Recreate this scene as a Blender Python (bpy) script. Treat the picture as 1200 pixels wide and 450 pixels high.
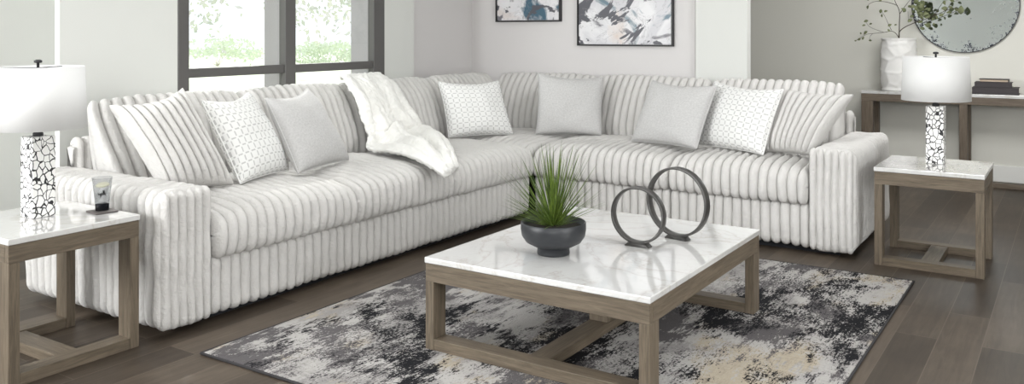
import bpy, bmesh, math, random
from mathutils import Vector, Matrix, noise
R_=math.radians
SC=bpy.context.scene; COL=SC.collection
for o in list(bpy.data.objects): bpy.data.objects.remove(o)

# ------------------------------------------------------------------ camera, world, lights, exposure
F=1017.; TH=math.atan(663/1017); HZ=38.; H=1.45       # focal length in px, yaw, horizon row, eye height
c_,s_=math.cos(TH),math.sin(TH)
cam=bpy.data.cameras.new('camera'); co=bpy.data.objects.new('camera',cam); COL.objects.link(co)
cam.sensor_width=36; cam.lens=36*F/1200; cam.shift_y=-(225-HZ)/1200
co.location=(0,0,H); co.rotation_euler=(R_(90),0,TH); cam.clip_start=.05; SC.camera=co
SC.view_settings.view_transform='Standard'; SC.view_settings.look='None'
SC.view_settings.gamma=1; SC.view_settings.use_curve_mapping=False; SC.view_settings.exposure=-0.08
W=bpy.data.worlds.new('world'); SC.world=W; W.use_nodes=True
bg=W.node_tree.nodes['Background']; bg.inputs[0].default_value=(.93,.97,1,1); bg.inputs[1].default_value=1.5
def light(name,kind,loc,target,energy,size=1,color=(1,1,1),size_y=None,angle=None):
    l=bpy.data.lights.new(name,kind); o=bpy.data.objects.new(name,l); COL.objects.link(o)
    o.location=loc; o.rotation_euler=(Vector(target)-Vector(loc)).to_track_quat('-Z','Y').to_euler()
    l.energy=energy; l.color=color
    if kind=='AREA':
        l.size=size
        if size_y: l.shape='RECTANGLE'; l.size_y=size_y
    if kind=='SUN': l.angle=R_(angle)
    return o
light('sun','SUN',(-12,2,8),(-12+.55,2-.6,8-.65),3.5,color=(1,.98,.95),angle=2)
light('key_softbox','AREA',(-4.9,-2.0,2.0),(-3.0,6.2,.6),255,2.0,(.97,.985,1),1.3)
light('far_fill','AREA',(-.7,7.3,2.70),(-.7,8.6,.4),72,1.2,(1,1,1),1.2)  # added fill to brighten the far wall and console, no real fixture
light('right_fill','AREA',(2.5,2.6,1.6),(-4.5,4.6,.6),150,2.4,(.97,.985,1),1.6)  # added fill for the faces turned to +X, no window on this side
light('front_fill','AREA',(1.1,-2.4,1.7),(-2.2,6.2,.5),130,2.0,(.97,.985,1),1.4)  # added fill behind the camera for the right wing's front, not a window
light('overhead_fill','AREA',(-1.8,3.2,2.72),(-1.8,3.2,0),75,4.5,(.98,.99,1),4.0)  # added broad overhead fill for the whole room, no fixture modelled

def P(px,py,z=0.):
    d=(H-z)*F/(py-HZ); l=(px-600)/F*d
    return Vector((l*c_-d*s_,l*s_+d*c_,z))
def ray(px,py):
    u=(px-600)/F; v=(py-HZ)/F
    return Vector((u*c_-s_,u*s_+c_,-v))
def onY(px,py,y): r=ray(px,py); return Vector((0,0,H))+r*(y/r.y)
def onX(px,py,x): r=ray(px,py); return Vector((0,0,H))+r*(x/r.x)

# ------------------------------------------------------------------ helpers
def tag(o,label=None,cat=None,group=None,kind=None):
    if label: o['label']=label
    if cat: o['category']=cat
    if group: o['group']=group
    if kind: o['kind']=kind
    return o
def thing(name,label,cat,loc=(0,0,0),rz=0,group=None):
    o=bpy.data.objects.new(name,None); COL.objects.link(o); o.empty_display_size=.05
    o.location=loc; o.rotation_euler=(0,0,rz)
    return tag(o,label,cat,group)
def link(name,me,mat,parent=None,smooth=False):
    o=bpy.data.objects.new(name,me); COL.objects.link(o)
    if mat: me.materials.append(mat)
    if smooth:
        for p in me.polygons: p.use_smooth=True
    if parent: o.parent=parent
    return o
def from_bm(name,bm,mat,parent=None,smooth=False):
    bmesh.ops.recalc_face_normals(bm,faces=bm.faces)
    me=bpy.data.meshes.new(name); bm.to_mesh(me); bm.free()
    return link(name,me,mat,parent,smooth)
def box(bm,x0,x1,y0,y1,z0,z1,bev=0,seg=2):
    vs=[bm.verts.new((x,y,z)) for z in (z0,z1) for y in (y0,y1) for x in (x0,x1)]
    idx=[(0,2,3,1),(4,5,7,6),(0,1,5,4),(2,6,7,3),(0,4,6,2),(1,3,7,5)]
    fs=[bm.faces.new([vs[i] for i in f]) for f in idx]
    if bev>0:
        es={e for f in fs for e in f.edges}
        bmesh.ops.bevel(bm,geom=list(es),offset=bev,segments=seg,profile=.5,affect='EDGES')
def boxo(name,x0,x1,y0,y1,z0,z1,mat,parent=None,bev=.003):
    bm=bmesh.new(); box(bm,x0,x1,y0,y1,z0,z1,bev); return from_bm(name,bm,mat,parent)
def struct(name,x0,x1,y0,y1,z0,z1,mat,bev=0):
    return tag(boxo(name,x0,x1,y0,y1,z0,z1,mat,None,bev),kind='structure')
def lathe(bm,prof,seg=48,cx=0,cy=0,cap=True):
    rings=[]
    for r,z in prof:
        rings.append([bm.verts.new((cx+r*math.cos(2*math.pi*k/seg),cy+r*math.sin(2*math.pi*k/seg),z)) for k in range(seg)])
    for a,b in zip(rings,rings[1:]):
        for k in range(seg): bm.faces.new((a[k],a[(k+1)%seg],b[(k+1)%seg],b[k]))
    if cap:
        bm.faces.new(rings[0][::-1]); bm.faces.new(rings[-1])
def tube(bm,pts,rad,seg=8,closed=False):
    pts=[Vector(p) for p in pts]; n=len(pts); rings=[]
    for i,p in enumerate(pts):
        a=pts[(i-1)%n] if (closed or i>0) else p; b=pts[(i+1)%n] if (closed or i<n-1) else p
        t=(b-a).normalized(); up=Vector((0,0,1)) if abs(t.z)<.9 else Vector((1,0,0))
        q=t.cross(up).normalized(); w=q.cross(t); r=rad[i] if isinstance(rad,(list,tuple)) else rad
        rings.append([bm.verts.new(p+r*(q*math.cos(2*math.pi*k/seg)+w*math.sin(2*math.pi*k/seg))) for k in range(seg)])
    m=n if closed else n-1
    for i in range(m):
        A,B=rings[i],rings[(i+1)%n]
        for k in range(seg): bm.faces.new((A[k],A[(k+1)%seg],B[(k+1)%seg],B[k]))
    if not closed:
        bm.faces.new(rings[0][::-1]); bm.faces.new(rings[-1])
def spline(pts,n=8):
    pts=[Vector(p) for p in pts]; out=[]
    for i in range(len(pts)-1):
        p0=pts[max(i-1,0)];p1=pts[i];p2=pts[i+1];p3=pts[min(i+2,len(pts)-1)]
        for k in range(n):
            t=k/n
            out.append(.5*((2*p1)+(p2-p0)*t+(2*p0-5*p1+4*p2-p3)*t*t+(3*p1-p0-3*p2+p3)*t**3))
    out.append(pts[-1]); return out

# ------------------------------------------------------------------ materials
class NT:
    def __init__(s,name):
        s.m=bpy.data.materials.new(name); s.m.use_nodes=True; s.t=s.m.node_tree; s.n=s.t.nodes
        s.b=s.n['Principled BSDF']
    def new(s,ty,**kw):
        n=s.n.new(ty)
        for k,v in kw.items():
            if k.startswith('i_'): n.inputs[k[2:].replace('_',' ')].default_value=v
            else: setattr(n,k,v)
        return n
    def l(s,a,b): s.t.links.new(a,b)
    def coord(s,out='Object',scale=(1,1,1),rot=(0,0,0)):
        tc=s.new('ShaderNodeTexCoord'); mp=s.new('ShaderNodeMapping')
        mp.inputs['Scale'].default_value=scale; mp.inputs['Rotation'].default_value=rot
        s.l(tc.outputs[out],mp.inputs[0]); return mp.outputs[0]
    def noise(s,vec,scale,detail=4,rough=.55,dist=0):
        n=s.new('ShaderNodeTexNoise',i_Scale=scale,i_Detail=detail,i_Roughness=rough,i_Distortion=dist)
        s.l(vec,n.inputs['Vector']); return n.outputs['Fac']
    def ramp(s,fac,stops,interp='LINEAR'):
        r=s.new('ShaderNodeValToRGB'); e=r.color_ramp.elements; r.color_ramp.interpolation=interp
        while len(e)<len(stops): e.new(.5)
        for el,(p,c) in zip(e,stops):
            el.position=p; el.color=(*c,1) if hasattr(c,'__len__') else (c,c,c,1)
        s.l(fac,r.inputs[0]); return r.outputs[0]
    def mix(s,fac,a,b,mode='MIX'):
        m=s.new('ShaderNodeMix',data_type='RGBA',blend_type=mode)
        for v,i in ((fac,0),(a,6),(b,7)):
            if hasattr(v,'is_linked') or hasattr(v,'links'): s.l(v,m.inputs[i])
            elif i==0: m.inputs[0].default_value=v
            else: m.inputs[i].default_value=(*v,1)
        return m.outputs[2]
    def math(s,op,a,b=None,c=None):
        m=s.new('ShaderNodeMath',operation=op)
        for i,v in enumerate((a,b,c)):
            if v is None: continue
            if hasattr(v,'links'): s.l(v,m.inputs[i])
            else: m.inputs[i].default_value=v
        return m.outputs[0]
    def bump(s,h,strength=.3,dist=.01):
        b=s.new('ShaderNodeBump',i_Strength=strength,i_Distance=dist); s.l(h,b.inputs['Height'])
        s.l(b.outputs[0],s.b.inputs['Normal'])
    def set(s,col=None,rough=.5,metal=0,spec=.5):
        if col is not None:
            if hasattr(col,'links'): s.l(col,s.b.inputs['Base Color'])
            else: s.b.inputs['Base Color'].default_value=(*col,1)
        s.b.inputs['Roughness'].default_value=rough; s.b.inputs['Metallic'].default_value=metal
        s.b.inputs['Specular IOR Level'].default_value=spec
        return s
def lin(r,g,b): return tuple((v/255/12.92 if v/255<=.04045 else ((v/255+.055)/1.055)**2.4) for v in (r,g,b))
def plain(name,rgb,rough=.5,metal=0,spec=.5,bump=0,bscale=200):
    t=NT(name); v=t.coord(); n=t.noise(v,bscale,3)
    col=t.mix(n,tuple(x*.96 for x in rgb),tuple(min(1,x*1.04) for x in rgb)); t.set(col,rough,metal,spec)
    if bump: t.bump(n,bump,.004)
    return t.m
M={}
M['wall']=plain('pale_grey_green_paint',lin(222,223,219),.85,bump=.03)
M['wall_mauve']=plain('soft_mauve_paint',lin(224,221,220),.85,bump=.03)
M['wall_olive']=plain('greige_paint',lin(220,219,211),.85,bump=.03)
M['trim']=plain('white_trim_paint',lin(232,232,228),.5)
M['jamb']=plain('pale_exterior_post_paint',lin(176,172,176),.8)
M['ceiling']=plain('ceiling_paint',lin(240,240,238),.9)
M['frame']=plain('charcoal_window_frame',lin(92,90,89),.45)
M['black']=plain('black_metal',(.018,.018,.02),.45)
M['bowl']=plain('matte_black_ceramic',(.022,.024,.028),.42,bump=.15,bscale=40)
M['iron']=plain('dark_bronze_metal',(.09,.087,.084),.38,.6,bump=.15,bscale=60)
M['shade']=plain('white_linen_shade',lin(226,226,225),.9,bump=.05,bscale=400)
M['vase']=plain('white_plaster',lin(232,231,228),.7,bump=.1)
M['cover']=plain('dark_book_cloth',lin(52,46,48),.6)
M['slate']=plain('slate_coaster_stone',lin(88,82,80),.6,bump=.4,bscale=50)
M['soil']=plain('dark_soil',(.02,.016,.012),.95,bump=1,bscale=60)
M['bark']=plain('dark_twig_bark',lin(72,62,52),.85,bump=.4,bscale=80)
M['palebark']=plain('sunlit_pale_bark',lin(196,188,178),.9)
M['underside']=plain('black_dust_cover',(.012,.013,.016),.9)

t=NT('plush_corduroy_fabric'); v=t.coord()
n1=t.noise(v,9,3); n2=t.noise(v,70,5,.7)
t.set(t.mix(n1,lin(205,203,200),lin(219,217,214)),.95,spec=.15)
t.b.inputs['Sheen Weight'].default_value=.08; t.b.inputs['Sheen Roughness'].default_value=.6
t.bump(t.math('ADD',n2,t.math('MULTIPLY',t.noise(v,34,4,.65),1.)),.75,.009); M['cord']=t.m
t=NT('white_fur_throw_fabric'); v=t.coord(); n2=t.noise(v,90,5,.75)
t.set(t.mix(t.noise(v,12,3),lin(236,235,230),lin(246,245,242)),.95,spec=.1); t.b.inputs['Sheen Weight'].default_value=.15
t.bump(t.math('ADD',n2,t.noise(v,25,4,.7)),.6,.008); M['fur']=t.m
t=NT('grey_chenille_fabric'); v=t.coord('UV',(1,1,1)); n2=t.noise(v,90,4,.7)
t.set(t.mix(t.ramp(t.noise(v,45,6,.75),[(.3,0),(.7,1)]),lin(178,177,176),lin(206,205,204)),.9,spec=.2)
t.bump(n2,.4,.004); M['grey']=t.m
# woven dash pattern
t=NT('dash_woven_fabric'); tc=t.new('ShaderNodeTexCoord'); sp=t.new('ShaderNodeSeparateXYZ'); t.l(tc.outputs['UV'],sp.inputs[0])
U,V=sp.outputs[0],sp.outputs[1]
def tri(a,n): return t.math('ABSOLUTE',t.math('SUBTRACT',t.math('FRACT',t.math('ADD',t.math('MULTIPLY',a,n),.5)),.5))
du,dv=tri(U,12.5),tri(V,12.5)
pat=t.math('MAXIMUM',t.math('MULTIPLY',t.math('LESS_THAN',dv,.085),t.math('GREATER_THAN',du,.2)),t.math('MULTIPLY',t.math('LESS_THAN',du,.085),t.math('GREATER_THAN',dv,.2)))
t.set(t.mix(pat,lin(230,230,228),lin(192,191,190)),.85,spec=.2)
t.bump(t.math('MULTIPLY',pat,-1.),.5,.004); M['dash']=t.m
def wood(name,a,b,rot,scale=1.,rough=.5):
    t=NT(name); v=t.coord('Object',tuple(x*scale for x in (1,1,1)),rot)
    mp=t.new('ShaderNodeMapping'); mp.inputs['Scale'].default_value=(1.5,22,22); t.l(v,mp.inputs[0])
    g=t.noise(mp.outputs[0],3.2,7,.65,.6); f=t.noise(mp.outputs[0],14,4,.7)
    k=t.math('ADD',t.math('MULTIPLY',g,.75),t.math('MULTIPLY',f,.25))
    t.set(t.ramp(k,[(.32,a),(.68,b)]),rough,spec=.35); t.bump(f,.12,.002); return t.m
OA,OB=lin(77,68,57),lin(123,111,95)
M['wood_x']=wood('greyed_oak_grain_across',OA,OB,(0,0,0)); M['wood_y']=wood('greyed_oak_grain_deep',OA,OB,(0,0,R_(90)))
M['wood_z']=wood('greyed_oak_grain_upright',OA,OB,(0,R_(90),0))
OC,OD=lin(84,74,64),lin(124,112,98)
M['dwood_x']=wood('dark_oak_grain_across',OC,OD,(0,0,0)); M['dwood_z']=wood('dark_oak_grain_upright',OC,OD,(0,R_(90),0))
t=NT('white_veined_marble'); v=t.coord()
w=t.noise(v,1.3,5,.6,1.4); vein=t.ramp(t.math('ABSOLUTE',t.math('SUBTRACT',w,.5)),[(0,.6),(.010,.25),(.035,0)])
w2=t.noise(v,2.7,6,.6,2.); vein2=t.ramp(t.math('ABSOLUTE',t.math('SUBTRACT',w2,.47)),[(0,.2),(.006,.1),(.02,0)])
cloud=t.mix(t.noise(v,2,5),lin(204,203,201),lin(218,218,217))
t.set(t.mix(t.math('MULTIPLY',t.math('MAXIMUM',vein,vein2),.75),cloud,lin(172,164,152)),.07,spec=.7); t.b.inputs['Coat Weight'].default_value=.7; t.b.inputs['Coat Roughness'].default_value=.03; M['marble']=t.m
t=NT('cracked_mosaic_stone'); v=t.coord('Object',(1,1,.8)); wv=t.new('ShaderNodeMix',data_type='VECTOR'); nn=t.new('ShaderNodeTexNoise',i_Scale=18.); t.l(v,nn.inputs['Vector'])
wv.inputs[0].default_value=.03; t.l(v,wv.inputs[4]); t.l(nn.outputs['Color'],wv.inputs[5])
vo=t.new('ShaderNodeTexVoronoi',feature='DISTANCE_TO_EDGE',i_Scale=37.,i_Randomness=1.); t.l(wv.outputs[1],vo.inputs['Vector'])
thr=t.math('MULTIPLY',t.noise(v,16,2),.15)
crack=t.math('LESS_THAN',vo.outputs['Distance'],t.math('SUBTRACT',thr,.012))
t.set(t.mix(crack,lin(240,239,237),(.02,.02,.022)),.35); t.bump(t.math('MULTIPLY',crack,-1.),.4,.003); M['mosaic']=t.m
# floor planks, long side along world Y
t=NT('grey_brown_oak_planks'); tc=t.new('ShaderNodeTexCoord'); sp=t.new('ShaderNodeSeparateXYZ'); t.l(tc.outputs['Object'],sp.inputs[0])
cb=t.new('ShaderNodeCombineXYZ'); t.l(sp.outputs[1],cb.inputs[0]); t.l(sp.outputs[0],cb.inputs[1])
br=t.new('ShaderNodeTexBrick',offset=.37,offset_frequency=2,i_Scale=1.,i_Mortar_Size=.0022,i_Mortar_Smooth=.1,i_Bias=-.1,i_Brick_Width=1.25,i_Row_Height=.185)
br.inputs['Color1'].default_value=(0,0,0,1); br.inputs['Color2'].default_value=(1,1,1,1); br.inputs['Mortar'].default_value=(.5,.5,.5,1)
t.l(cb.outputs[0],br.inputs['Vector'])
ofs=t.new('ShaderNodeVectorMath',operation='ADD'); t.l(cb.outputs[0],ofs.inputs[0]); sc=t.new('ShaderNodeVectorMath',operation='SCALE'); sc.inputs['Scale'].default_value=7.; t.l(br.outputs['Color'],sc.inputs[0]); t.l(sc.outputs[0],ofs.inputs[1])
mp=t.new('ShaderNodeMapping'); mp.inputs['Scale'].default_value=(1.1,13,13); t.l(ofs.outputs[0],mp.inputs[0])
g=t.noise(mp.outputs[0],2.2,8,.65,.8); big=t.noise(ofs.outputs[0],2.6,3)
tone=t.math('ADD',t.math('ADD',t.math('MULTIPLY',g,.45),t.math('MULTIPLY',br.outputs['Color'],.28)),t.math('MULTIPLY',big,.35))
colr=t.ramp(tone,[(.22,lin(46,39,33)),(.5,lin(73,64,55)),(.82,lin(106,95,83))])
t.set(t.mix(br.outputs['Fac'],colr,lin(96,86,76)),.45,spec=.3); t.bump(t.math('SUBTRACT',g,t.math('MULTIPLY',br.outputs['Fac'],3.)),.12,.003); M['floor']=t.m
# rug
t=NT('abstract_woven_rug'); v=t.coord('Object',(1,.62,1)); vs=t.coord('Object',(1,.12,1))
fine=t.noise(v,105,3,.8); streak=t.ramp(t.noise(vs,120,3,.75),[(.3,0),(.7,1)]); mid=t.noise(t.coord('Object',(1,.4,1)),17,5,.7)
rough_=t.ramp(t.noise(v,2.3,2),[(.38,.25),(.62,1.3)])
def mask(seed,scale,lo,hi,kf=.55,km=.55):
    mp=t.new('ShaderNodeMapping'); mp.inputs['Location'].default_value=seed; t.l(v,mp.inputs[0])
    b=t.noise(mp.outputs[0],scale,4,.55,.4)
    b=t.math('ADD',b,t.math('MULTIPLY',t.math('MULTIPLY',t.math('SUBTRACT',fine,.5),kf),rough_)); b=t.math('ADD',b,t.math('MULTIPLY',t.math('SUBTRACT',mid,.5),km))
    b=t.math('ADD',b,t.math('MULTIPLY',t.math('SUBTRACT',streak,.5),.13))
    return t.ramp(b,[(lo,0),(hi,1)])
col=t.mix(mask((7,3,0),2.2,.46,.54),lin(178,175,172),lin(152,149,147))
col=t.mix(mask((1,9,0),2.8,.54,.62,.5),col,lin(176,166,149))
col=t.mix(mask((4,1,2),2.3,.51,.56,.65),col,lin(96,93,94))
col=t.mix(mask((3.2,6,1),2.5,.55,.60,.6),col,lin(34,34,37))
vx_=t.coord('Object',(.10,1,1)); cross=t.ramp(t.noise(vx_,130,2,.7),[(.3,0),(.7,1)])
thr=t.ramp(t.math('MULTIPLY',t.math('ADD',streak,t.math('MULTIPLY',cross,.6)),.62),[(.15,.62),(.6,1.0)])
patch=t.ramp(t.noise(v,3.1,3),[(.45,0),(.6,.9)])
col=t.mix(patch,col,t.mix(1.,col,thr,'MULTIPLY'))
t.set(col,.95,spec=.1); t.bump(t.math('ADD',fine,streak),.5,.006); M['rug']=t.m
M['rug_edge']=plain('dark_rug_binding',lin(52,50,52),.9)
def artmat(name,seed,warm):
    t=NT(name); v=t.coord('Object'); mp=t.new('ShaderNodeMapping'); mp.inputs['Location'].default_value=seed; t.l(v,mp.inputs[0]); v=mp.outputs[0]
    def ink(off,scale,lo,hi,dist=1.2):
        m=t.new('ShaderNodeMapping'); m.inputs['Location'].default_value=off; t.l(v,m.inputs[0])
        return t.ramp(t.noise(m.outputs[0],scale,5,.55,dist),[(lo,0),(hi,1)])
    col=t.mix(ink((0,0,0),2.,.42,.58),lin(236,235,237),lin(214,213,217))
    col=t.mix(ink((5,2,1),1.7,.56,.70),col,lin(222,208,200))
    col=t.mix(ink((2,8,3),1.9,.54,.58,1.8),col,lin(128,126,132))
    col=t.mix(ink((9,1,4),1.7,.585 if warm else .52,.64 if warm else .60,1.5),col,lin(108,132,146) if warm else lin(72,104,122))
    col=t.mix(ink((3,3,9),2.3,.60,.62,2.),col,lin(92,92,99))
    e=t.noise(v,3.4,6,.6,1.8); col=t.mix(t.ramp(t.math('ABSOLUTE',t.math('SUBTRACT',e,.5)),[(0,.5),(.012,0)]),col,lin(150,148,152))
    t.set(col,.35); return t.m
M['art1']=artmat('abstract_ink_print_blue',(1.3,0,.4),False); M['art2']=artmat('abstract_ink_print_grey',(4.1,0,2.2),True)
t=NT('antiqued_mirror_glass'); tc=t.new('ShaderNodeTexCoord'); v=tc.outputs['Object']
ln=t.new('ShaderNodeVectorMath',operation='LENGTH'); t.l(v,ln.inputs[0])
e=t.ramp(ln.outputs['Value'],[(.30,0),(.48,1)])
sp1=t.noise(v,38,6,.75); big=t.noise(v,5,3)
k=t.math('ADD',t.math('ADD',t.math('MULTIPLY',e,.22),sp1),t.math('MULTIPLY',t.math('SUBTRACT',big,.5),.55))
sm=t.ramp(k,[(.70,0),(.735,1)])
t.set(t.mix(sm,lin(204,211,212),lin(52,54,60)),.06,1.); r=t.math('ADD',t.math('MULTIPLY',sm,.5),.05); t.l(r,t.b.inputs['Roughness']); M['mirror']=t.m
t=NT('clear_window_glass'); out=t.n['Material Output']; tr=t.new('ShaderNodeBsdfTransparent'); gl=t.new('ShaderNodeBsdfGlossy',i_Roughness=.02); mx=t.new('ShaderNodeMixShader')
tr.inputs[0].default_value=(.97,.98,.975,1); mx.inputs[0].default_value=.03; t.l(tr.outputs[0],mx.inputs[1]); t.l(gl.outputs[0],mx.inputs[2]); t.l(mx.outputs[0],out.inputs[0]); M['pane']=t.m
def glassmat(name,col,fac):
    t=NT(name); out=t.n['Material Output']; tr=t.new('ShaderNodeBsdfTransparent'); gl=t.new('ShaderNodeBsdfGlass',i_IOR=1.3,i_Roughness=.02); mx=t.new('ShaderNodeMixShader')
    tr.inputs[0].default_value=(*col,1); gl.inputs[0].default_value=(*col,1); mx.inputs[0].default_value=fac
    t.l(tr.outputs[0],mx.inputs[1]); t.l(gl.outputs[0],mx.inputs[2]); t.l(mx.outputs[0],out.inputs[0]); return t.m
M['glass']=glassmat('smoked_drinking_glass',(.88,.885,.89),.15); M['gbase']=glassmat('dark_smoked_glass',(.16,.17,.19),.3)
M['ice']=glassmat('ice_water',(.94,.945,.945),.03); M['cube']=glassmat('clear_ice',(.97,.975,.975),.004); M['lemon']=plain('lemon_flesh',lin(214,211,186),.5)
def leafmat(name,a,b,sc=20,trans=.25):
    t=NT(name); v=t.coord(); t.set(t.mix(t.ramp(t.noise(v,sc,3),[(.3,0),(.7,1)]),a,b),.55,spec=.3)
    return t.m
M['grass']=leafmat('spiky_green_leaf',lin(44,66,24),lin(112,134,54),14)
M['leaf']=leafmat('olive_green_leaf',lin(92,100,70),lin(136,142,106),9)
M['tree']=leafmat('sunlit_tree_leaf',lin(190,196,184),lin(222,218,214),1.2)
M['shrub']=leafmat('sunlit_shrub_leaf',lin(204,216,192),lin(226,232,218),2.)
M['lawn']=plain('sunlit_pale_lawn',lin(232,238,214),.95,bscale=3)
t=NT('book_page_edges'); v=t.coord('Object',(2,2,260)); t.set(t.mix(t.noise(v,1.2,3),lin(168,148,128),lin(208,192,172)),.9); M['pages']=t.m

# ------------------------------------------------------------------ room shell
XW=-5.0; CEI=2.75
fl=struct('floor',-6.1,2.6,-2.6,3.52,-.1,0,M['floor'])
tag(boxo('floor',-5.22,2.6,3.5205,9.75,-.1,0,M['floor'],None,0),kind='structure')
struct('ceiling',-6.1,2.6,-2.6,3.52,CEI,CEI+.1,M['ceiling'])
tag(boxo('ceiling',-5.38,2.6,3.5205,9.75,CEI,CEI+.1,M['ceiling'],None,0),kind='structure')
# window wall: piers each side, sill and header
WY0,WY1,WZ0,WZ1=3.609,5.653,.42,2.45
struct('wall_left_pier',XW-.05,XW,2.814,3.42,0,CEI,M['wall'])
tag(boxo('wall_left_pier',XW-.22,XW,3.4201,WY0,0,CEI,M['wall'],None,0),kind='structure')
struct('wall_left_column',XW-.22,XW,WY1,6.054,0,CEI,M['wall'])
struct('wall_left_sill',XW-.22,XW,WY0,WY1,0,WZ0,M['wall'])
struct('wall_left_header',XW-.22,XW,WY0,WY1,WZ1,CEI,M['wall'])
struct('wall_left_recess',-5.38,-5.18,6.054,7.2,0,CEI,M['wall_mauve'])
struct('wall_left_far',-6.15,-6.05,-2.6,2.814,0,CEI,M['wall'])
struct('wall_left_return',-6.05,XW-.22,3.42,3.52,0,CEI,M['wall'])
struct('wall_left_outer',-6.15,-6.05,2.814,3.52,0,CEI,M['wall'])
# partition with the pictures, its white end pier, then the far wall
struct('wall_back',-5.38,-2.79,7.2,7.36,0,CEI,M['wall_mauve'])
yp=7.12; xpl=onY(815,80,yp).x; xpr=onY(875.5,80,yp).x
ype=xpr/ (ray(880,80).x/ray(880,80).y)
struct('wall_back_pier',xpl,xpr,yp,7.215,0,CEI,M['wall'],.003)
struct('wall_far',-5.38,2.6,9.65,9.75,0,CEI,M['wall_olive'])
struct('wall_right',2.6,2.7,-2.6,9.75,0,CEI,M['wall_olive'])
struct('wall_front',-6.15,2.7,-2.7,-2.6,0,CEI,M['trim'])
struct('wall_far_left',-5.38,-5.28,7.36,9.65,0,CEI,M['wall_olive'])
struct('baseboard_far',-5.28,2.6,9.63,9.65,0,.16,M['trim'],.004)
struct('baseboard_back',-5.18,-2.79,7.185,7.2,0,.14,M['trim'],.004)
struct('baseboard_left',XW,XW+.015,2.83,6.05,0,.14,M['trim'],.004)
# window
win=bpy.data.objects.new('window_1',None); COL.objects.link(win); tag(win,kind='structure'); win.location=(XW,(WY0+WY1)/2,WZ0)
def wpart(name,x0,x1,y0,y1,z0,z1,mat,bev=.004):
    o=boxo(name,x0,x1,y0,y1,z0,z1,mat,None,bev); o.parent=win; o.matrix_parent_inverse=Matrix.Translation(-Vector(win.location)); return o
m0,m1=onX(333.5,75,XW).y,onX(345.5,75,XW).y
for y0,y1 in ((WY0,onX(221,75,XW).y),(onX(437.5,75,XW).y,WY1)): wpart('stile',XW-.06,XW+.008,y0,y1,WZ0,WZ1,M['frame'])
wpart('mullion',XW-.06,XW+.012,m0,m1,WZ0,WZ1,M['frame'])
for y0,y1 in ((onX(221,75,XW).y,m0),(m1,onX(437.5,75,XW).y)):
    wpart('transom_bar',XW-.06,XW-.004,y0,y1,1.143,1.207,M['frame'])
    wpart('bottom_rail',XW-.06,XW,y0,y1,WZ0,WZ0+.08,M['frame']); wpart('top_rail',XW-.06,XW,y0,y1,WZ1-.08,WZ1,M['frame'])
    wpart('pane',XW-.04,XW-.034,y0,y1,WZ0+.08,1.143,M['pane'],0); wpart('pane',XW-.04,XW-.034,y0,y1,1.207,WZ1-.08,M['pane'],0)
wpart('exterior_post',XW-.23,XW-.061,m0+.004,m1+.0,WZ0,WZ1,M['jamb'])
wpart('exterior_jamb',XW-.26,XW-.061,onX(437.5,75,XW).y,WY1-.002,WZ0,WZ1,M['jamb'])
# outside
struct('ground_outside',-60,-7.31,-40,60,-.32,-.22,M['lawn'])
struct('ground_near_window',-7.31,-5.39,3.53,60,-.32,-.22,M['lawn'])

# ------------------------------------------------------------------ ribbed upholstery
def smooth_loop(pts,it=2):
    for _ in range(it):
        q=[]
        for i in range(len(pts)):
            a=pts[i]; b=pts[(i+1)%len(pts)]
            q.append((a[0]*.75+b[0]*.25,a[1]*.75+b[1]*.25)); q.append((a[0]*.25+b[0]*.75,a[1]*.25+b[1]*.75))
        pts=q
    return pts
def resample(pts,step):
    n=len(pts); seg=[math.dist(pts[i],pts[(i+1)%n]) for i in range(n)]; L=sum(seg); m=max(24,int(L/step)); out=[]
    i=0; acc=0
    for k in range(m):
        d=L*k/m
        while acc+seg[i]<d: acc+=seg[i]; i+=1
        f=(d-acc)/seg[i]; a=pts[i]; b=pts[(i+1)%n]; out.append((a[0]+(b[0]-a[0])*f,a[1]+(b[1]-a[1])*f))
    return out
def rrect(a0,a1,b0,b1,r,seg=6):
    out=[]
    for cx,cy,st in ((a1-r,b1-r,0),(a0+r,b1-r,90),(a0+r,b0+r,180),(a1-r,b0+r,270)):
        for k in range(seg+1):
            an=R_(st+90*k/seg); out.append((cx+r*math.cos(an),cy+r*math.sin(an)))
    return out
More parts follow.
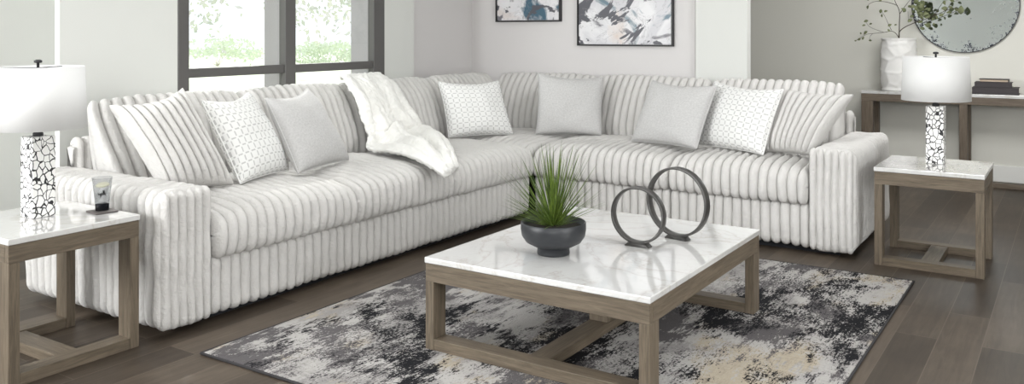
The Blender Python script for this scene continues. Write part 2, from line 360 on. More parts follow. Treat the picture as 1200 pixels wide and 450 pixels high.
def ribbed(name,prof,t0,t1,mp,parent,pitch=.063,A=.033,Rend=.03,K=None,warp=None,mat=None,seed=0,step=.02,jit=.0045):
    """closed profile (a,b) swept along t; every `pitch` one plush rib"""
    prof=resample(prof,step); n=len(prof)
    area=sum(prof[i][0]*prof[(i+1)%n][1]-prof[(i+1)%n][0]*prof[i][1] for i in range(n)); sg=1 if area>0 else -1
    nor=[]
    for i in range(n):
        a=prof[i-1]; b=prof[(i+1)%n]; tx,ty=b[0]-a[0],b[1]-a[1]; L=math.hypot(tx,ty) or 1
        nor.append((sg*ty/L,-sg*tx/L))
    nr=max(1,round((t1-t0)/pitch)); spp=10; ts=[]
    for k in range(nr*spp+1):
        u=(1-math.cos(math.pi*(k%spp)/spp))/2; ts.append((t0+(t1-t0)*(k//spp+u)/nr,u))
    rows=[]
    for t,u in ts:
        rib=A*(max(0,4*u*(1-u))**.5-1)
        e=min(t-t0,t1-t); ins=0
        if e<Rend: ins=(K or Rend)*(1-math.sqrt(max(0,1-(1-e/Rend)**2)))
        s=(t-t0)/(t1-t0); row=[]
        for (a,b),(na,nb) in zip(prof,nor):
            nz=noise.noise(Vector((t*5+seed,a*7,b*7)))*jit*1.4+noise.noise(Vector((t*19+seed,a*15,b*15)))*jit
            off=rib-ins+nz; tt=t+noise.noise(Vector((t*3+seed*2.3,a*4,b*4)))*.009*(1 if e>.03 else 0)
            aa,bb=a+na*off,b+nb*off
            if warp: aa,bb=warp(aa,bb,s)
            row.append(mp(tt,aa,bb))
        rows.append(row)
    vs=[p for r in rows for p in r]; fs=[]
    for i in range(len(rows)-1):
        for j in range(n):
            fs.append((i*n+j,i*n+(j+1)%n,(i+1)*n+(j+1)%n,(i+1)*n+j))
    fs.append(tuple(range(n))); fs.append(tuple(range((len(rows)-1)*n,len(rows)*n)))
    bm=bmesh.new(); bv=[bm.verts.new(p) for p in vs]
    for f in fs: bm.faces.new([bv[i] for i in f])
    return from_bm(name,bm,mat or M['cord'],parent,True)

sofa=thing('sectional_sofa','large L-shaped pale grey plush corduroy sectional sofa around the coffee table','sofa')
Lm=lambda t,a,b:(a,t,b)      # left wing: sweep along Y, profile (x,z)
Rm=lambda t,a,b:(t,a,b)      # right wing: sweep along X, profile (y,z)
# left-wing profiles in x ; right-wing profiles by mapping depth d (0 front .. 1.21 back)
XF,YF=-3.585,5.79
def Lp(p): return [(XF-d,z) for d,z in p]
def Rp(p): return [(YF+d,z) for d,z in p]
base_p=rrect(0.012,.24,.035,.335,.045)
seat_p=smooth_loop([(-.022,.32),(-.048,.40),(-.038,.49),(.0,.545),(.09,.572),(.2,.58),(.45,.592),(.75,.585),(.90,.56),(.93,.45),(.93,.34),(.5,.318),(.1,.312)],2)
back_p=smooth_loop([(.87,.50),(.835,.60),(.86,.72),(.905,.86),(.965,.99),(1.045,1.082),(1.115,1.085),(1.16,1.0),(1.15,.80),(1.12,.60),(1.08,.49)],2)
frame_p=rrect(1.115,1.215,.035,.86,.045)
def seatwarp(sgn):
    def w(a,b,s):
        if b>.45: b+=.018*math.sin(math.pi*s)-.02*abs(2*s-1)**6
        return a,b
    return w
def backwarp(F0,sgn,amp=.03):
    def w(a,b,s):
        k=max(0,min(1,(b-.55)/.5)); e=abs(2*s-1)
        b-=k*.022*e**4
        d=(a-F0)*sgn
        if d<.98: a-=sgn*amp*math.sin(math.pi*s)*math.sin(math.pi*max(0,min(1,(b-.5)/.55)))
        return a,b
    return w
bwL=backwarp(XF,-1); bwR=backwarp(YF,1)
for i,(y0,y1) in enumerate(((2.80,4.745),(4.75,5.785))): ribbed('base',Lp(base_p),y0,y1,Lm,sofa,seed=i,Rend=.012)
for i,(x0,x1) in enumerate(((-3.58,-2.445),(-2.44,-1.47))): ribbed('base',Rp(base_p),x0,x1,Rm,sofa,seed=4+i,Rend=.012)
for i,(y0,y1) in enumerate(((2.80,3.80),(3.803,4.745),(4.75,5.775))): ribbed('seat_cushion',Lp(seat_p),y0,y1,Lm,sofa,seed=10+i,Rend=.035,warp=seatwarp(1))
ribbed('seat_cushion',[(a+.0,b) for a,b in Rp(seat_p)],-4.45,-3.60,Rm,sofa,seed=14,Rend=.03,warp=seatwarp(1))
for i,(x0,x1) in enumerate(((-3.575,-2.443),(-2.44,-1.475))): ribbed('seat_cushion',Rp(seat_p),x0,x1,Rm,sofa,seed=16+i,Rend=.035,warp=seatwarp(1))
def Lm1(t,a,b):
    fr=max(0,min(1,(a+4.75)/.33)); up=max(0,min(1,(b-.60)/.42)); e=max(0,1-(t-2.81)*2.2)
    return (a,t-(.20*fr*up-.02)*e,b)
for i,(y0,y1) in enumerate(((2.81,3.81),(3.815,4.76),(4.765,5.79),(5.795,6.72))): ribbed('back_cushion',Lp(back_p),y0,y1,Lm1 if i==0 else Lm,sofa,pitch=.067,seed=20+i,Rend=.04,K=.04,warp=bwL)
for i,(x0,x1) in enumerate(((-4.60,-3.575),(-3.57,-2.52),(-2.515,-1.475))): ribbed('back_cushion',Rp(back_p),x0,x1,Rm,sofa,pitch=.067,seed=30+i,Rend=.04,K=.04,warp=bwR)
ribbed('back_frame',Lp(frame_p),2.735,7.0,Lm,sofa,seed=40,Rend=.05)
ribbed('back_frame',Rp(frame_p),-4.66,-1.42,Rm,sofa,seed=41,Rend=.05)
# arms: ribs run up the outside, over the top and down inside; front panel with upright ribs
arm=lambda a0,a1:rrect(a0,a1,.03,.70,.07)
ribbed('arm',arm(2.497,2.795),-4.79,-3.605,Rm,sofa,seed=50,Rend=.02)
ribbed('arm',arm(-1.475,-1.178),5.805,6.985,Lm,sofa,seed=51,Rend=.02)
pan=rrect(0,.085,.03,.695,.04)
ribbed('arm_front_panel',[(-3.585-a,b) for a,b in pan],2.512,2.792,Lm,sofa,pitch=.048,seed=52,Rend=.02)
ribbed('arm_front_panel',[(5.785+a,b) for a,b in pan],-1.472,-1.192,Rm,sofa,pitch=.048,seed=53,Rend=.02)
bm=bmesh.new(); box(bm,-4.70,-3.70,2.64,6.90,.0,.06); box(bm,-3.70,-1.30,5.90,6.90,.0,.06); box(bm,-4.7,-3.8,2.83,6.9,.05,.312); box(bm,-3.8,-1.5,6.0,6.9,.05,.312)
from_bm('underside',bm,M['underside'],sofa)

# ------------------------------------------------------------------ resting contact: keep soft things on the surface
from mathutils.bvhtree import BVHTree
def bvh(objs,off=Vector((0,0,0))):
    vs=[];fs=[]
    for o in objs:
        base=len(vs); vs+=[Vector(v.co)+off for v in o.data.vertices]; fs+=[tuple(base+i for i in p.vertices) for p in o.data.polygons]
    return BVHTree.FromPolygons(vs,fs)
SOFA_T=bvh([o for o in sofa.children])
PLACED=[]
def settle(root,objs):
    """slide a pillow a little forward off the cushion behind it until nothing clips"""
    loc=Vector(root.location); d=(Vector((0,0,H))-loc).normalized(); best=None
    for side in (0,-.35,.35):
        dd=(d+Vector((side*c_,side*s_,0 if side==0 else .05)))
        for k in range(50):
            off=loc+dd*.006*k; tr=bvh(objs,off)
            if not tr.overlap(SOFA_T) and not any(tr.overlap(q) for q in PLACED):
                if best is None or k<best[0]-6: best=(k,off,tr)
                break
    if best is None: best=(99,loc,bvh(objs,loc))
    root.location=best[1]; PLACED.append(best[2]); print('settle',root['label'][:40],best[0],best[1]-loc)

# ------------------------------------------------------------------ throw pillows
def solve(b,px,py,L):
    r=ray(px,py); o=Vector((0,0,H)); w=o-b; A=r.dot(r); B=2*w.dot(r); C=w.dot(w)-L*L; D=B*B-4*A*C
    k=(-B+math.sqrt(max(D,0)))/(2*A); return o+r*k
def pillow(name,label,bl,br,tr,tl,mat,T=.085,dip=.10,ribs=0,L=.5,group=None,zs=.60,pipe=None,LR=None,seed=0,push=0):
    BL=P(*bl,zs); BR=P(*br,zs); TL=solve(BL,*tl,L); TR=solve(BR,*tr,LR or L)
    ctr=(BL+BR+TL+TR)/4
    nrm=((BR-BL).cross(TL-BL)).normalized()
    if nrm.dot(Vector((0,0,H))-ctr)<0: nrm=-nrm
    root=thing(name,label,'pillow',(BL+BR)/2,0,group); inv=-Vector(root.location)+nrm*push
    width=((BR-BL).length+(TR-TL).length)/2
    nu=ribs*10 if ribs else 36; nv=36
    bm=bmesh.new(); uvl=bm.loops.layers.uv.new('UVMap')
    def pt(u,v,side):
        g=1-v*v; h=1-u*u
        uu=u*(1-.05*g); vv=v*(1-.04*h)
        vv-=dip*h*((1+v)/2)**2.2
        p=BL.lerp(BR,(uu+1)/2).lerp(TL.lerp(TR,(uu+1)/2),(vv+1)/2)
        th=T*(max(0,g)**.5*max(0,h)**.5)**.72
        if v<0: th*=1+.12*(-v)
        th*=1+.12*noise.noise(Vector((u*2+seed,v*2,seed)))
        if ribs:
            uf=((u+1)/2*ribs)%1; k=min(1,h*6)*min(1,g*5+.35)
            th=th+.008+.030*(max(0,4*uf*(1-uf))**.5-1)*k
        th+=noise.noise(Vector((u*5,v*5,seed)))*.004*h*g
        return p+nrm*(th*side*(1 if side>0 else .75))+inv
    NT_=200; arc=[0.]
    for q in range(NT_):
        a0=-1+2*q/NT_; a1=-1+2*(q+1)/NT_
        arc.append(arc[-1]+math.hypot((a1-a0)*width/2,T*(max(0,1-a1*a1)**.36-max(0,1-a0*a0)**.36)))
    def auv(w): return arc[min(NT_,max(0,int(round(w*NT_))))]/arc[-1]
    grid={}
    for side in (1,-1):
        for i in range(nu+1):
            for j in range(nv+1):
                edge=(i in(0,nu) or j in(0,nv))
                if edge and side<0: grid[(side,i,j)]=grid[(1,i,j)]; continue
                u=-1+2*i/nu; v=-math.cos(math.pi*j/nv)
                if ribs: u=-1+2*(i//10+(1-math.cos(math.pi*(i%10)/10))/2)/ribs
                if not ribs: u=-math.cos(math.pi*i/nu)
                grid[(side,i,j)]=bm.verts.new(pt(u,v,side))
        for i in range(nu):
            for j in range(nv):
                q=[(i,j),(i+1,j),(i+1,j+1),(i,j+1)]
                if side<0: q=q[::-1]
                f=bm.faces.new([grid[(side,a,b)] for a,b in q])
                for lp,(a,b) in zip(f.loops,q):
                    uu=a/nu if ribs else (1-math.cos(math.pi*a/nu))/2
                    lp[uvl].uv=(auv(uu),auv((1-math.cos(math.pi*b/nv))/2))
    edge=[(i,0) for i in range(nu)]+[(nu,j) for j in range(nv)]+[(i,nv) for i in range(nu,0,-1)]+[(0,j) for j in range(nv,0,-1)]
    epts=[grid[(1,i,j)].co.copy() for i,j in edge]
    ep=[]; 
    for p in epts:
        if not ep or (p-ep[-1]).length>.008: ep.append(p)
    me=bpy.data.meshes.new('cushion'); bm.to_mesh(me); bm.free(); o=link('cover',me,mat,root,True)
    if pipe:
        bm=bmesh.new(); tube(bm,ep,.005,6,True); from_bm('piping',bm,pipe,o,True)
    settle(root,[o]+list(o.children))
    return root
CG='loose corduroy pillows at the sofa ends'; DG='dash patterned throw pillows'; GG='plain grey throw pillows'
pillow('throw_pillow','big ribbed corduroy pillow leaning in the corner by the left sofa arm',(192,224),(272,216),(214,107),(131,127),M['cord'],.14,.16,9,.56,CG,.585,seed=1,LR=.60)
pillow('throw_pillow','dash patterned white pillow beside the big corduroy pillow at the left end',(282,215),(338,199),(291,109),(237,119),M['dash'],.105,.13,0,.52,DG,.6,M['dash'],seed=2)
pillow('throw_pillow','plain grey pillow left of the fluffy white throw',(350,203),(408,187),(360,105),(312,116),M['grey'],.105,.13,0,.50,GG,.6,M['grey'],seed=3)
pillow('throw_pillow','dash patterned white pillow in the sofa corner right of the throw',(526,161),(601,157),(584,95),(514,96),M['dash'],.105,.10,0,.47,DG,.6,M['dash'],seed=4)
pillow('throw_pillow','plain grey pillow in the sofa corner below the gap between the pictures',(628,157),(705,158),(707,91),(631,86),M['grey'],.11,.08,0,.50,GG,.6,M['grey'],seed=5)
pillow('throw_pillow','big ribbed corduroy pillow leaning on the right sofa arm',(897,177),(952,182),(1000,112),(918,104),M['cord'],.115,.09,9,.495,CG,.605,seed=8,LR=.475)
pillow('throw_pillow','dash patterned white pillow beside the corduroy pillow at the right end',(819,169),(894,181),(918,105),(838,96),M['dash'],.10,.10,0,.50,DG,.6,M['dash'],seed=7)
pillow('throw_pillow','plain grey pillow leaning on the dash patterned one at the right end',(741,165),(816,174),(840,101),(765,95),M['grey'],.105,.10,0,.50,GG,.6,M['grey'],seed=6)

# ------------------------------------------------------------------ fluffy throw
rows=[(Vector((-4.70,4.82,1.08)),Vector((-4.70,5.30,1.075)),0),
      (onX(399,90,-4.60),onX(449,91,-4.60),0),(onX(404,100,-4.49),onX(463,101,-4.50),1),
      (onX(415,120,-4.40),onX(474,120,-4.40),1.6),(onX(422,143,-4.36),onX(484,138,-4.36),2),
      (onX(428,163,-4.32),onX(493,155,-4.33),2),(P(431,177,.622),P(506,163,.62),2.2),
      (P(452,181,.622),P(515,168,.62),2),(P(472,184,.622),P(523,173,.62),1.6),(P(492,190,.612),P(530,182,.612),1.2),
      (P(508,199,.585),P(533,192,.60),.8),(P(520,209,.53),P(532,201,.54),.4)]
NC=28; lefts=spline([r[0] for r in rows],5); rights=spline([r[1] for r in rows],5); amps=spline([(r[2],0,0) for r in rows],5)
bm=bmesh.new(); gv=[]
for i,(a,b) in enumerate(zip(lefts,rights)):
    t=i/(len(lefts)-1); w=(b-a); ni=lefts[min(i+1,len(lefts)-1)]-lefts[max(i-1,0)]; nr=w.cross(ni).normalized()
    if nr.z<0 and nr.x<0: nr=-nr
    if nr.dot(Vector((.6,-.2,.6)))<0: nr=-nr
    row=[]
    for j in range(NC+1):
        s=j/NC; amp=amps[i].x
        fold=.5+.5*math.sin(2*math.pi*(s*2.6+.25*math.sin(t*7)+t*.6)); fold2=noise.noise(Vector((s*4,t*6,3)))
        lump=0
        hem=min(1,.15+s*3.2) if t>.5 else 1
        row.append(bm.verts.new(a.lerp(b,s)+nr*hem*(.012+.06*(max(0,1-abs(t-.555)/.07)*max(0,1-abs(s-.33)/.15)+max(0,1-abs(t-.59)/.06)*max(0,1-abs(s-.62)/.13)+.8*max(0,1-abs(t-.49)/.06)*max(0,1-abs(s-.40)/.12))+.02*amp*abs(noise.noise(Vector((s*5+1,t*3.5,7))))*3+.03*amp*fold*math.sin(math.pi*min(1,max(0,s)))**.5+.02*amp*fold2)+Vector((0,0,.0))))
    for v in row:
        hit=SOFA_T.ray_cast(v.co+nr*.35,-nr,.7)
        if hit[0] is not None:
            need=.046-(v.co-hit[0]).dot(nr)
            if need>0: v.co+=nr*need
    gv.append(row)
for A,B in zip(gv,gv[1:]):
    for j in range(NC): bm.faces.new((A[j],A[j+1],B[j+1],B[j]))
o=from_bm('throw_blanket',bm,M['fur'],None,True)
tag(o,'fluffy white throw blanket draped over the sofa back and seat','blanket')
md=o.modifiers.new('s','SOLIDIFY'); md.thickness=.03; md.offset=0
md=o.modifiers.new('ss','SUBSURF'); md.levels=md.render_levels=2
tx=bpy.data.textures.new('fuzz','CLOUDS'); tx.noise_scale=.028
md=o.modifiers.new('d','DISPLACE'); md.texture=tx; md.strength=.02; md.mid_level=.5

# ------------------------------------------------------------------ rug
rug=thing('area_rug','abstract black, grey and beige woven rug under the coffee table','rug',(-2.05,4.0,0))
def child_at(o,root): o.parent=root; o.matrix_parent_inverse=Matrix.Translation(-Vector(root.location)); return o
rx0,rx1,ry0,ry1=-3.31,-.79,2.5,5.49
bm=bmesh.new(); box(bm,rx0+.012,rx1-.012,ry0+.012,ry1-.012,.001,.013,.004); child_at(from_bm('pile',bm,M['rug']),rug)
bm=bmesh.new(); tube(bm,[(rx0+.007,ry0+.007,.007),(rx1-.007,ry0+.007,.007),(rx1-.007,ry1-.007,.007),(rx0+.007,ry1-.007,.007)],.0066,8,True); child_at(from_bm('binding',bm,M['rug_edge'],None,True),rug)

# ------------------------------------------------------------------ marble tables
def table(name,label,cat,cx,cy,lx,ly,h,rz=0,apron=.083,lw=.046,ld=.09,slab=.026,rail=.05,post=False,z0=0,group=None,wd=''):
    """rails lie along local X at both long ends; a stretcher joins them along local Y"""
    r=thing(name,label,cat,(cx,cy,z0),rz,group); x,y=lx/2,ly/2; wx,wy,wz=M[wd+'wood_x'],M.get(wd+'wood_y',M['wood_y']),M[wd+'wood_z']
    boxo('tabletop',-x-.004,x+.004,-y-.004,y+.004,h-slab,h,M['marble'],r,.004)
    za,zb=h-slab-apron,h-slab-.001; t_=.03
    for a in ((-x,x,-y,-y+t_),(-x,x,y-t_,y)): boxo('apron',*a,za,zb,wx,r,.002)
    for a in ((-x,-x+t_,-y+t_+.0005,y-t_-.0005),(x-t_,x,-y+t_+.0005,y-t_-.0005)): boxo('apron',*a,za,zb,wy,r,.002)
    for sx in(-1,1):
        for sy in (-1,1):
            a=sorted((sx*x,sx*(x-lw))); b=sorted((sy*y,sy*(y-ld)))
            boxo('leg',a[0],a[1],b[0],b[1],0,za-.0005,wz,r,.002)
    for sy in (-1,1):
        b=sorted((sy*y,sy*(y-ld)*1.0))
        boxo('bottom_rail',-x+lw+.0005,x-lw-.0005,b[0]+.002,b[1]-.002,0.0,rail,wx,r,.002)
    boxo('stretcher',-.05,.05,-y+ld,y-ld,.0,rail-.004,wy,r,.002)
    if post: boxo('center_post',-.05,.05,-.05,.05,rail-.003,za+.01,wz,r,.002)
    return r
table('coffee_table','low square coffee table with white marble top on the rug','coffee table',-1.932,3.775,1.102,1.372,.43-.014,0,post=True,z0=.014)
table('side_table','marble topped oak side table beside the left sofa arm','side table',-3.938,2.125,.585,.612,.61,R_(90),apron=.075)
table('side_table','marble topped oak side table beside the right sofa arm','side table',-.762,6.09,.606,.625,.61,0,apron=.08)
# console
con=thing('console_table','long dark oak console table with white top under the round mirror','console table',(-.93,9.43,0))
def cpart(name,x0,x1,y0,y1,z0,z1,m): return child_at(boxo(name,x0,x1,y0,y1,z0,z1,m,None,.003),con)
cx0,cx1,cy0,cy1=-1.825,-.035,9.23,9.615
cpart('tabletop',cx0-.004,cx1+.004,cy0-.004,cy1,.838,.868,M['marble'])
cpart('apron',cx0,cx1,cy0,cy1-.002,.765,.837,M['dwood_x'])
for x0,x1 in ((cx0,cx0+.11),(-.945,-.875),(cx1-.11,cx1)):
    cpart('leg',x0,x1,cy0+.002,cy0+.075,.0,.7645,M['dwood_z']); cpart('leg',x0,x1,cy1-.08,cy1-.004,0,.7645,M['dwood_z'])
for x0,x1 in ((cx0+.111,-.946),(-.874,cx1-.111)): cpart('bottom_rail',x0,x1,cy0+.004,cy0+.073,0,.045,M['dwood_x'])

# ------------------------------------------------------------------ lamps
def lamp(label,x,y,z):
    r=thing('table_lamp',label,'lamp',(x,y,z),0,'mosaic column table lamps'); w=.0525
    boxo('lamp_base',-w,w,-w,w,.001,.366,M['mosaic'],r,.003)
    bm=bmesh.new(); lathe(bm,[(.022,.3665),(.022,.380),(.013,.388),(.013,.44),(.02,.442),(.02,.47),(.008,.472),(.006,.70)],20); from_bm('neck',bm,M['black'],r,True)
    bm=bmesh.new(); prof=[(.205,.404),(.194,.684),(.191,.684),(.202,.404)]
    lathe(bm,prof+[prof[0]],64,cap=False); bmesh.ops.remove_doubles(bm,verts=bm.verts,dist=1e-5); from_bm('lamp_shade',bm,M['shade'],r,True).data
    bm=bmesh.new()
    for k in range(3):
        a=2*math.pi*k/3; tube(bm,[(0,0,.678),(.192*math.cos(a),.192*math.sin(a),.678)],.0025,6)
    from_bm('shade_spider',bm,M['black'],r,True)
    bm=bmesh.new(); lathe(bm,[(.006,.70),(.017,.702),(.017,.712),(.008,.716)],16); from_bm('finial',bm,M['black'],r,True)
    bm=bmesh.new(); lathe(bm,[(.012,.49),(.03,.53),(.032,.56),(.02,.59),(.006,.60)],20); from_bm('bulb',bm,M['shade'],r,True)
    return r
lamp('white drum shade lamp with crackle mosaic column on the left side table',-3.985,2.142,.61)
lamp('white drum shade lamp with crackle mosaic column on the right side table',-.765,6.165,.61)

# ------------------------------------------------------------------ tumbler on coaster
g0=P(115,249.5,.61); gx,gy=g0.x,g0.y+.02
bm=bmesh.new(); box(bm,-.052,.052,-.052,.052,0,.008,.002); o=from_bm('coaster',bm,M['slate']); o.location=(gx,gy,.6105); o.rotation_euler=(0,0,R_(-6)); tag(o,'square dark slate coaster under the drinking glass','coaster')
gl=thing('drinking_glass','smoked tumbler of iced lemon water on the slate coaster','glass',(gx,gy,.619))
bm=bmesh.new(); lathe(bm,[(.001,0.0),(.030,0),(.0315,.03),(.044,.152),(.0455,.154),(.0435,.15),(.0312,.036),(.001,.034)],40,cap=False); from_bm('tumbler',bm,M['glass'],gl,True)
bm=bmesh.new(); lathe(bm,[(.0285,.0015),(.030,.030),(.0005,.0315)],40); from_bm('glass_base',bm,M['gbase'],gl,True)
bm=bmesh.new(); lathe(bm,[(.0295,.0375),(.0385,.108),(.0005,.109)],40); from_bm('water',bm,M['ice'],gl,True)
bm=bmesh.new(); lathe(bm,[(.026,-.004),(.030,-.002),(.030,.002),(.026,.004)],32); o=from_bm('lemon_slice',bm,M['lemon'],gl,True); o.location=(.003,.0,.119); o.rotation_euler=(R_(10),R_(6),0)
random.seed(4)
for k in range(4):
    bm=bmesh.new(); box(bm,-.012,.012,-.012,.012,-.012,.012,.004); o=from_bm('ice_cube',bm,M['cube'],gl,True); o.location=((-1)**k*.013,(.012 if k>1 else -.012),.085-.02*(k%2)); o.rotation_euler=(k,.5*k,.8*k)

# ------------------------------------------------------------------ planter and rings on the coffee table
pc=P(648.5,297,.43); plant=thing('potted_plant','spiky green grass plant in a round black footed bowl','potted plant',(pc.x,pc.y,.4305))
bm=bmesh.new(); lathe(bm,[(.001,0),(.074,0),(.0755,.006),(.073,.034),(.095,.040),(.128,.058),(.146,.085),(.151,.115),(.150,.146),(.147,.149),(.143,.146),(.141,.12),(.001,.118)],64,cap=False); from_bm('bowl',bm,M['bowl'],plant,True)
bm=bmesh.new(); lathe(bm,[(.14,.121),(.09,.130),(.001,.134)],32,cap=False); from_bm('soil',bm,M['soil'],plant,True)
random.seed(11); bm=bmesh.new()
def blade(bm,base,az,el,L,w,curl):
    pts=[]; p=Vector(base); d=Vector((math.cos(az)*math.cos(el),math.sin(az)*math.cos(el),math.sin(el))); N=9
    side=Vector((-math.sin(az),math.cos(az),0))
    prev=None
    for k in range(N+1):
        t=k/N; ww=w*(1-t)**.7*(.55+.45*min(1,t*5))+.0004
        up=side.cross(d).normalized()
        a=bm.verts.new(p-side*ww); b=bm.verts.new(p+up*ww*.35); cc=bm.verts.new(p+side*ww)
        if prev: bm.faces.new((prev[0],prev[1],b,a)); bm.faces.new((prev[1],prev[2],cc,b)); bm.faces.new((prev[2],prev[0],a,cc))
        prev=(a,b,cc); p=p+d*(L/N); d=(d+Vector((0,0,-curl*(.3+t)/N))).normalized()
for k in range(190):
    q=random.random(); az=random.uniform(0,2*math.pi)
    el=R_(14+72*q+random.uniform(-5,5)); L=random.uniform(.17,.29) if el<R_(45) else random.uniform(.22,.40)
    rr=.035*(1-q)*random.random()
    blade(bm,(rr*math.cos(az),rr*math.sin(az),.128),az,min(el,R_(88)),L,random.uniform(.003,.0055),random.uniform(-.05,.3))
from_bm('foliage',bm,M['grass'],plant,True)
def ring(label,px,py,D,rz,dx=0):
    p=P(px,py,.43); r=thing('ring_sculpture',label,'sculpture',(p.x,p.y,.4305),rz,'dark metal ring sculptures')
    R1=D/2; R0=R1-.011; w=.021; zc=.012+R1; seg=72; bm=bmesh.new(); loops=[]
    for k in range(seg):
        a=2*math.pi*k/seg; ca,sa=math.cos(a),math.sin(a)
        loops.append([bm.verts.new((rad*ca,yy,zc+rad*sa)) for rad,yy in ((R1-.002,-w),(R1,-w+.002),(R1,w-.002),(R1-.002,w),(R0+.002,w),(R0,w-.002),(R0,-w+.002),(R0+.002,-w))])
    for k in range(seg):
        A,B=loops[k],loops[(k+1)%seg]
        for j in range(8): bm.faces.new((A[j],A[(j+1)%8],B[(j+1)%8],B[j]))
    from_bm('ring',bm,M['iron'],r,True)
    bm=bmesh.new(); box(bm,-.062,.062,-w-.004,w+.004,0,.017,.003)
    for v in bm.verts:
        if v.co.z>.010: v.co.x*=.78
    from_bm('foot',bm,M['iron'],r); return r
ring('smaller dark metal ring sculpture on the coffee table, in front of the larger ring',748,288.5,.272,R_(0))
ring('larger dark metal ring sculpture on the coffee table, behind the smaller ring',794,280,.342,R_(-10))

# ------------------------------------------------------------------ pictures
def picture(label,x0,x1,z0,z1,art):
    y=7.199; r=thing('framed_picture',label,'picture',((x0+x1)/2,y,z0)); hx=(x1-x0)/2; h=z1-z0; f=.012
    bm=bmesh.new()
    for a in ((-hx,hx,0,f),(-hx,hx,h-f,h)): box(bm,a[0],a[1],-.045,0,a[2],a[3],.001)
    for a in ((-hx,-hx+f),(hx-f,hx)): box(bm,a[0],a[1],-.045,0,f,h-f,.001)
    from_bm('frame',bm,M['black'],r)
    boxo('print',-hx+f+.004,hx-f-.004,-.034,-.006,f+.004,h-f-.004,art,r,0)
a0=onY(580.5,25,7.155); a1=onY(656,26,7.155); b0=onY(676,53,7.155); b1=onY(788,55,7.155)
picture('black framed abstract print in blue and white, the smaller one nearer the window',a0.x,a1.x,(a0.z+a1.z)/2,2.45,M['art1'])
picture('black framed abstract print in grey and white, the larger one near the white pier',b0.x,b1.x,(b0.z+b1.z)/2,2.45,M['art2'])

# ------------------------------------------------------------------ mirror, vase, books
mr=thing('round_mirror','round antiqued mirror with thin dark frame above the console table','mirror',(-.94,9.645,1.727)); RM=.48
bm=bmesh.new(); lathe(bm,[(RM-.006,0.),(RM-.006,.012),(.0005,.012)],96,cap=False); o=from_bm('mirror_glass',bm,M['mirror'],mr); o.rotation_euler=(R_(90),0,0)
bm=bmesh.new(); lathe(bm,[(RM-.008,0),(RM,0),(RM,.024),(RM-.008,.024),(RM-.008,0)],96,cap=False); bmesh.ops.remove_doubles(bm,verts=bm.verts,dist=1e-5); o=from_bm('frame',bm,M['black'],mr,False); o.rotation_euler=(R_(90),0,0)
vx=onY(1053,100,9.42).x; vase=thing('vase','tall white carved plaster vase with leafy branches on the console','vase',(vx,9.42,.869))
random.seed(5); bm=bmesh.new(); seg=64; rings=[]; NZ=44; hv=.525
def vr(t): return .150+.028*math.sin(math.pi*t**.85)+.006*t
cells=[(random.uniform(0,2*math.pi),random.uniform(0,1)) for _ in range(44)]
for i in range(NZ+1):
    t=i/NZ; row=[]
    for k in range(seg):
        a=2*math.pi*k/seg; best=9
        ds=sorted((min(abs(a-ca),2*math.pi-abs(a-ca))*.16)**2+((t-cz)*hv*1.5)**2 for ca,cz in cells)
        dip_=.016*(1-math.exp(-(math.sqrt(ds[1])-math.sqrt(ds[0]))/.02))
        r=vr(t)+.004-dip_*(1 if .03<t<.97 else 0)
        row.append(bm.verts.new((r*math.cos(a),r*math.sin(a),t*hv)))
    rings.append(row)
for A,B in zip(rings,rings[1:]):
    for k in range(seg): bm.faces.new((A[k],A[(k+1)%seg],B[(k+1)%seg],B[k]))
bm.faces.new(rings[0][::-1])
inn=[[bm.verts.new((r*math.cos(2*math.pi*k/seg),r*math.sin(2*math.pi*k/seg),z)) for k in range(seg)] for r,z in ((.140,hv-.003),(.135,.3))]
for k in range(seg):
    bm.faces.new((rings[-1][k],rings[-1][(k+1)%seg],inn[0][(k+1)%seg],inn[0][k])); bm.faces.new((inn[0][k],inn[0][(k+1)%seg],inn[1][(k+1)%seg],inn[1][k]))
bm.faces.new(inn[1]); from_bm('vase_body',bm,M['vase'],vase,True)
# branches: traced sprays, set at their own depth over the vase mouth
def Z(x,y,dy=0): return onY(1000+x/7.5,y/7.5,9.42+dy)-Vector((vx,9.42,.869))
st=[([(402,420,0),(403,300,0),(405,200,0),(405,100,.01),(370,20,.02),(340,-60,.03)],.006),
    ([(402,400,0),(395,325,0),(345,275,-.03),(270,285,-.07),(170,295,-.11),(110,305,-.13),(20,358,-.15)],.004),
    ([(404,380,0),(405,285,0),(460,235,-.03),(540,200,-.05),(640,165,-.09),(730,130,-.11),(860,75,-.13),(930,80,-.14)],.005),
    ([(388,48,.015),(300,20,-.03),(200,12,-.06),(140,35,-.09),(125,60,-.09)],.0035),
    ([(410,120,0),(440,75,-.02),(490,10,-.03),(560,-70,-.03)],.0035),
    ([(335,265,-.03),(310,215,-.05),(275,140,-.06),(250,100,-.06)],.0025),
    ([(270,285,-.07),(150,240,-.09),(110,190,-.10)],.0025),
    ([(700,145,-.10),(760,60,-.09),(800,10,-.08),(870,-20,-.07)],.003),
    ([(170,295,-.11),(145,325,-.11),(148,360,-.11)],.002),([(480,100,-.03),(485,200,-.04)],.002),([(540,200,-.05),(640,120,-.06),(590,20,-.06)],.003)]
bm=bmesh.new()
for pts,r in st:
    q=spline([Z(*p) for p in pts],5); tube(bm,q,[r*(1-.6*i/len(q)) for i in range(len(q))],6)
branches=from_bm('branches',bm,M['bark'],vase,True)
random.seed(9)
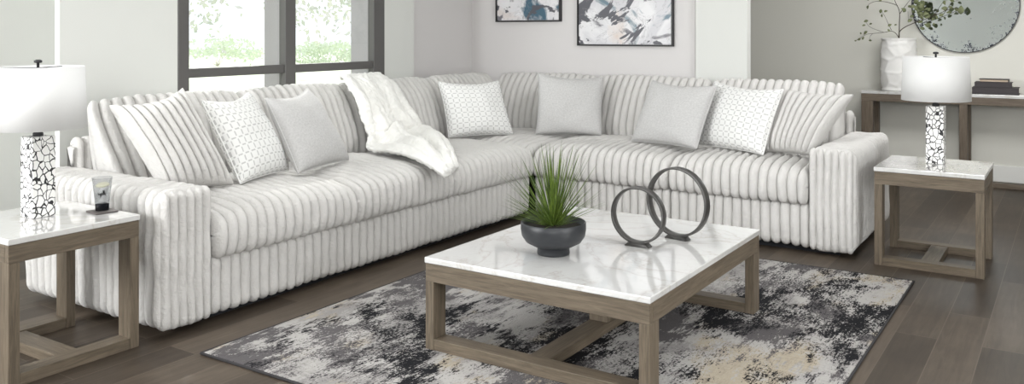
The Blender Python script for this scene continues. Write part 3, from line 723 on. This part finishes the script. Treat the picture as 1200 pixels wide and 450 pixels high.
lv=[(125,65,.9),(240,100,1),(285,98,.8),(250,137,.8),(110,185,1),(150,210,.8),(90,222,.8),(105,288,1.1),(320,220,.9),(372,218,.6),(312,268,.7),(50,346,.8),(85,335,.8),(147,355,.7),(65,292,.6),(20,358,.5),
    (800,22,1.1),(872,8,1),(800,72,1.2),(840,108,1.1),(775,130,1.1),(700,168,1),(735,155,.9),(860,68,1),(945,85,1.9),(905,82,1),(235,5,.7),(135,-10,.9),(645,215,.7),(708,215,.7)]
for k in range(46): lv.append((random.gauss(585,62),random.gauss(90,62),random.uniform(.9,1.5)))
bm=bmesh.new()
for x,y,s in lv:
    p=Z(x,y,random.uniform(-.12,-.02)); L=.045*s; w=.015*s
    a=random.uniform(0,2*math.pi); tdir=Vector((math.cos(a),random.uniform(-.5,.5),math.sin(a)*.8)).normalized()
    nrm=Vector((random.uniform(-.6,.6),-1,random.uniform(-.2,.8))); nrm=(nrm-tdir*nrm.dot(tdir)).normalized(); sd=tdir.cross(nrm)
    pr=None
    for j in range(7):
        t=j/6; ww=w*math.sin(math.pi*(.02+.96*t)**.8)+.0003; q=p+tdir*(L*(t-.5))-nrm*(.006*s*(2*t-1)**2)
        A,B,C=bm.verts.new(q-sd*ww-nrm*.0-nrm*(-.15*ww)),bm.verts.new(q),bm.verts.new(q+sd*ww+nrm*.15*ww)
        if pr: bm.faces.new((pr[0],pr[1],B,A)); bm.faces.new((pr[1],pr[2],C,B))
        pr=(A,B,C)
o=from_bm('leaves',bm,M['leaf'],branches,True); md=o.modifiers.new('s','SOLIDIFY'); md.thickness=.0008
def book(label,px0,px1,z0,z1,y0,dep,rz,front_pages=False):
    x0=onY(px0,105,y0).x; x1=onY(px1,105,y0).x; r=thing('book',label,'book',((x0+x1)/2,y0+dep/2,z0),rz,'books stacked on the console'); hx=(x1-x0)/2; hy=dep/2; h=z1-z0; t_=.005
    bm=bmesh.new(); box(bm,-hx,hx,-hy,hy,0,t_,.001); box(bm,-hx,hx,-hy,hy,h-t_,h,.001)
    if front_pages: box(bm,hx-t_,hx,-hy,hy,t_,h-t_)
    else: box(bm,-hx,hx,-hy,-hy+t_,t_,h-t_)
    from_bm('cover',bm,M['cover'],r)
    boxo('pages',-hx+.008,hx-(.006 if front_pages else .008),-hy+.0055,hy-.008,t_+.0003,h-t_-.0003,M['pages'],r,0)
yb=9.32
book('thick dark book at the bottom of the stack on the console table',1139,1194,.869,.931,yb,.22,R_(0))
book('dark book in the middle of the stack on the console table',1142,1186,.9315,.979,yb+.01,.19,R_(0))
book('thin dark book on top of the stack with pages facing out',1147,1182,.9795,1.008,yb+.02,.16,R_(0),True)

# ------------------------------------------------------------------ garden outside the window
def tree(label,cat,name,x,y,z0,ht,rad,n,size,mat,seed,trunk=True,zlo=.3,off=(0,0)):
    random.seed(seed); r=thing(name,label,cat,(x,y,z0)); bm=bmesh.new(); cl=[]
    for k in range(26): 
        a=random.uniform(0,2*math.pi); rr=rad*math.sqrt(random.random()); cl.append(Vector((off[0]+rr*math.cos(a),off[1]+rr*math.sin(a),ht*(zlo+(1-zlo)*random.random()))))
    for k in range(n):
        c=random.choice(cl); q=c+Vector((random.gauss(0,.22*rad),random.gauss(0,.22*rad),random.gauss(0,.10*ht)))
        if q.z<.03: q.z=abs(q.z)+.03
        a=Vector((random.gauss(0,1),random.gauss(0,1),random.gauss(0,1))).normalized(); b=a.orthogonal().normalized(); s=size*random.uniform(.6,1.4)
        vs=[bm.verts.new(q+v) for v in (a*s,b*s*.45,-a*s,-b*s*.45)]; bm.faces.new(vs)
    from_bm('foliage',bm,mat,r)
    bm=bmesh.new()
    if trunk: tube(bm,[(0,0,0),(.05,0,ht*.3),(0,.05,ht*.6),(0,0,ht*.85)],[.05*rad+.03,.05*rad,.03*rad,.01],8)
    if not trunk:
        for c in cl[:12]: tube(bm,[(0,0,0),tuple(c*.6+Vector((0,0,ht*.1))),tuple(c)],[.012,.009,.004],5)
    from_bm('trunk',bm,M['palebark'],r)
def at_px(px,x): r=ray(px,HZ); k=x/r.x; return r.x*k,r.y*k
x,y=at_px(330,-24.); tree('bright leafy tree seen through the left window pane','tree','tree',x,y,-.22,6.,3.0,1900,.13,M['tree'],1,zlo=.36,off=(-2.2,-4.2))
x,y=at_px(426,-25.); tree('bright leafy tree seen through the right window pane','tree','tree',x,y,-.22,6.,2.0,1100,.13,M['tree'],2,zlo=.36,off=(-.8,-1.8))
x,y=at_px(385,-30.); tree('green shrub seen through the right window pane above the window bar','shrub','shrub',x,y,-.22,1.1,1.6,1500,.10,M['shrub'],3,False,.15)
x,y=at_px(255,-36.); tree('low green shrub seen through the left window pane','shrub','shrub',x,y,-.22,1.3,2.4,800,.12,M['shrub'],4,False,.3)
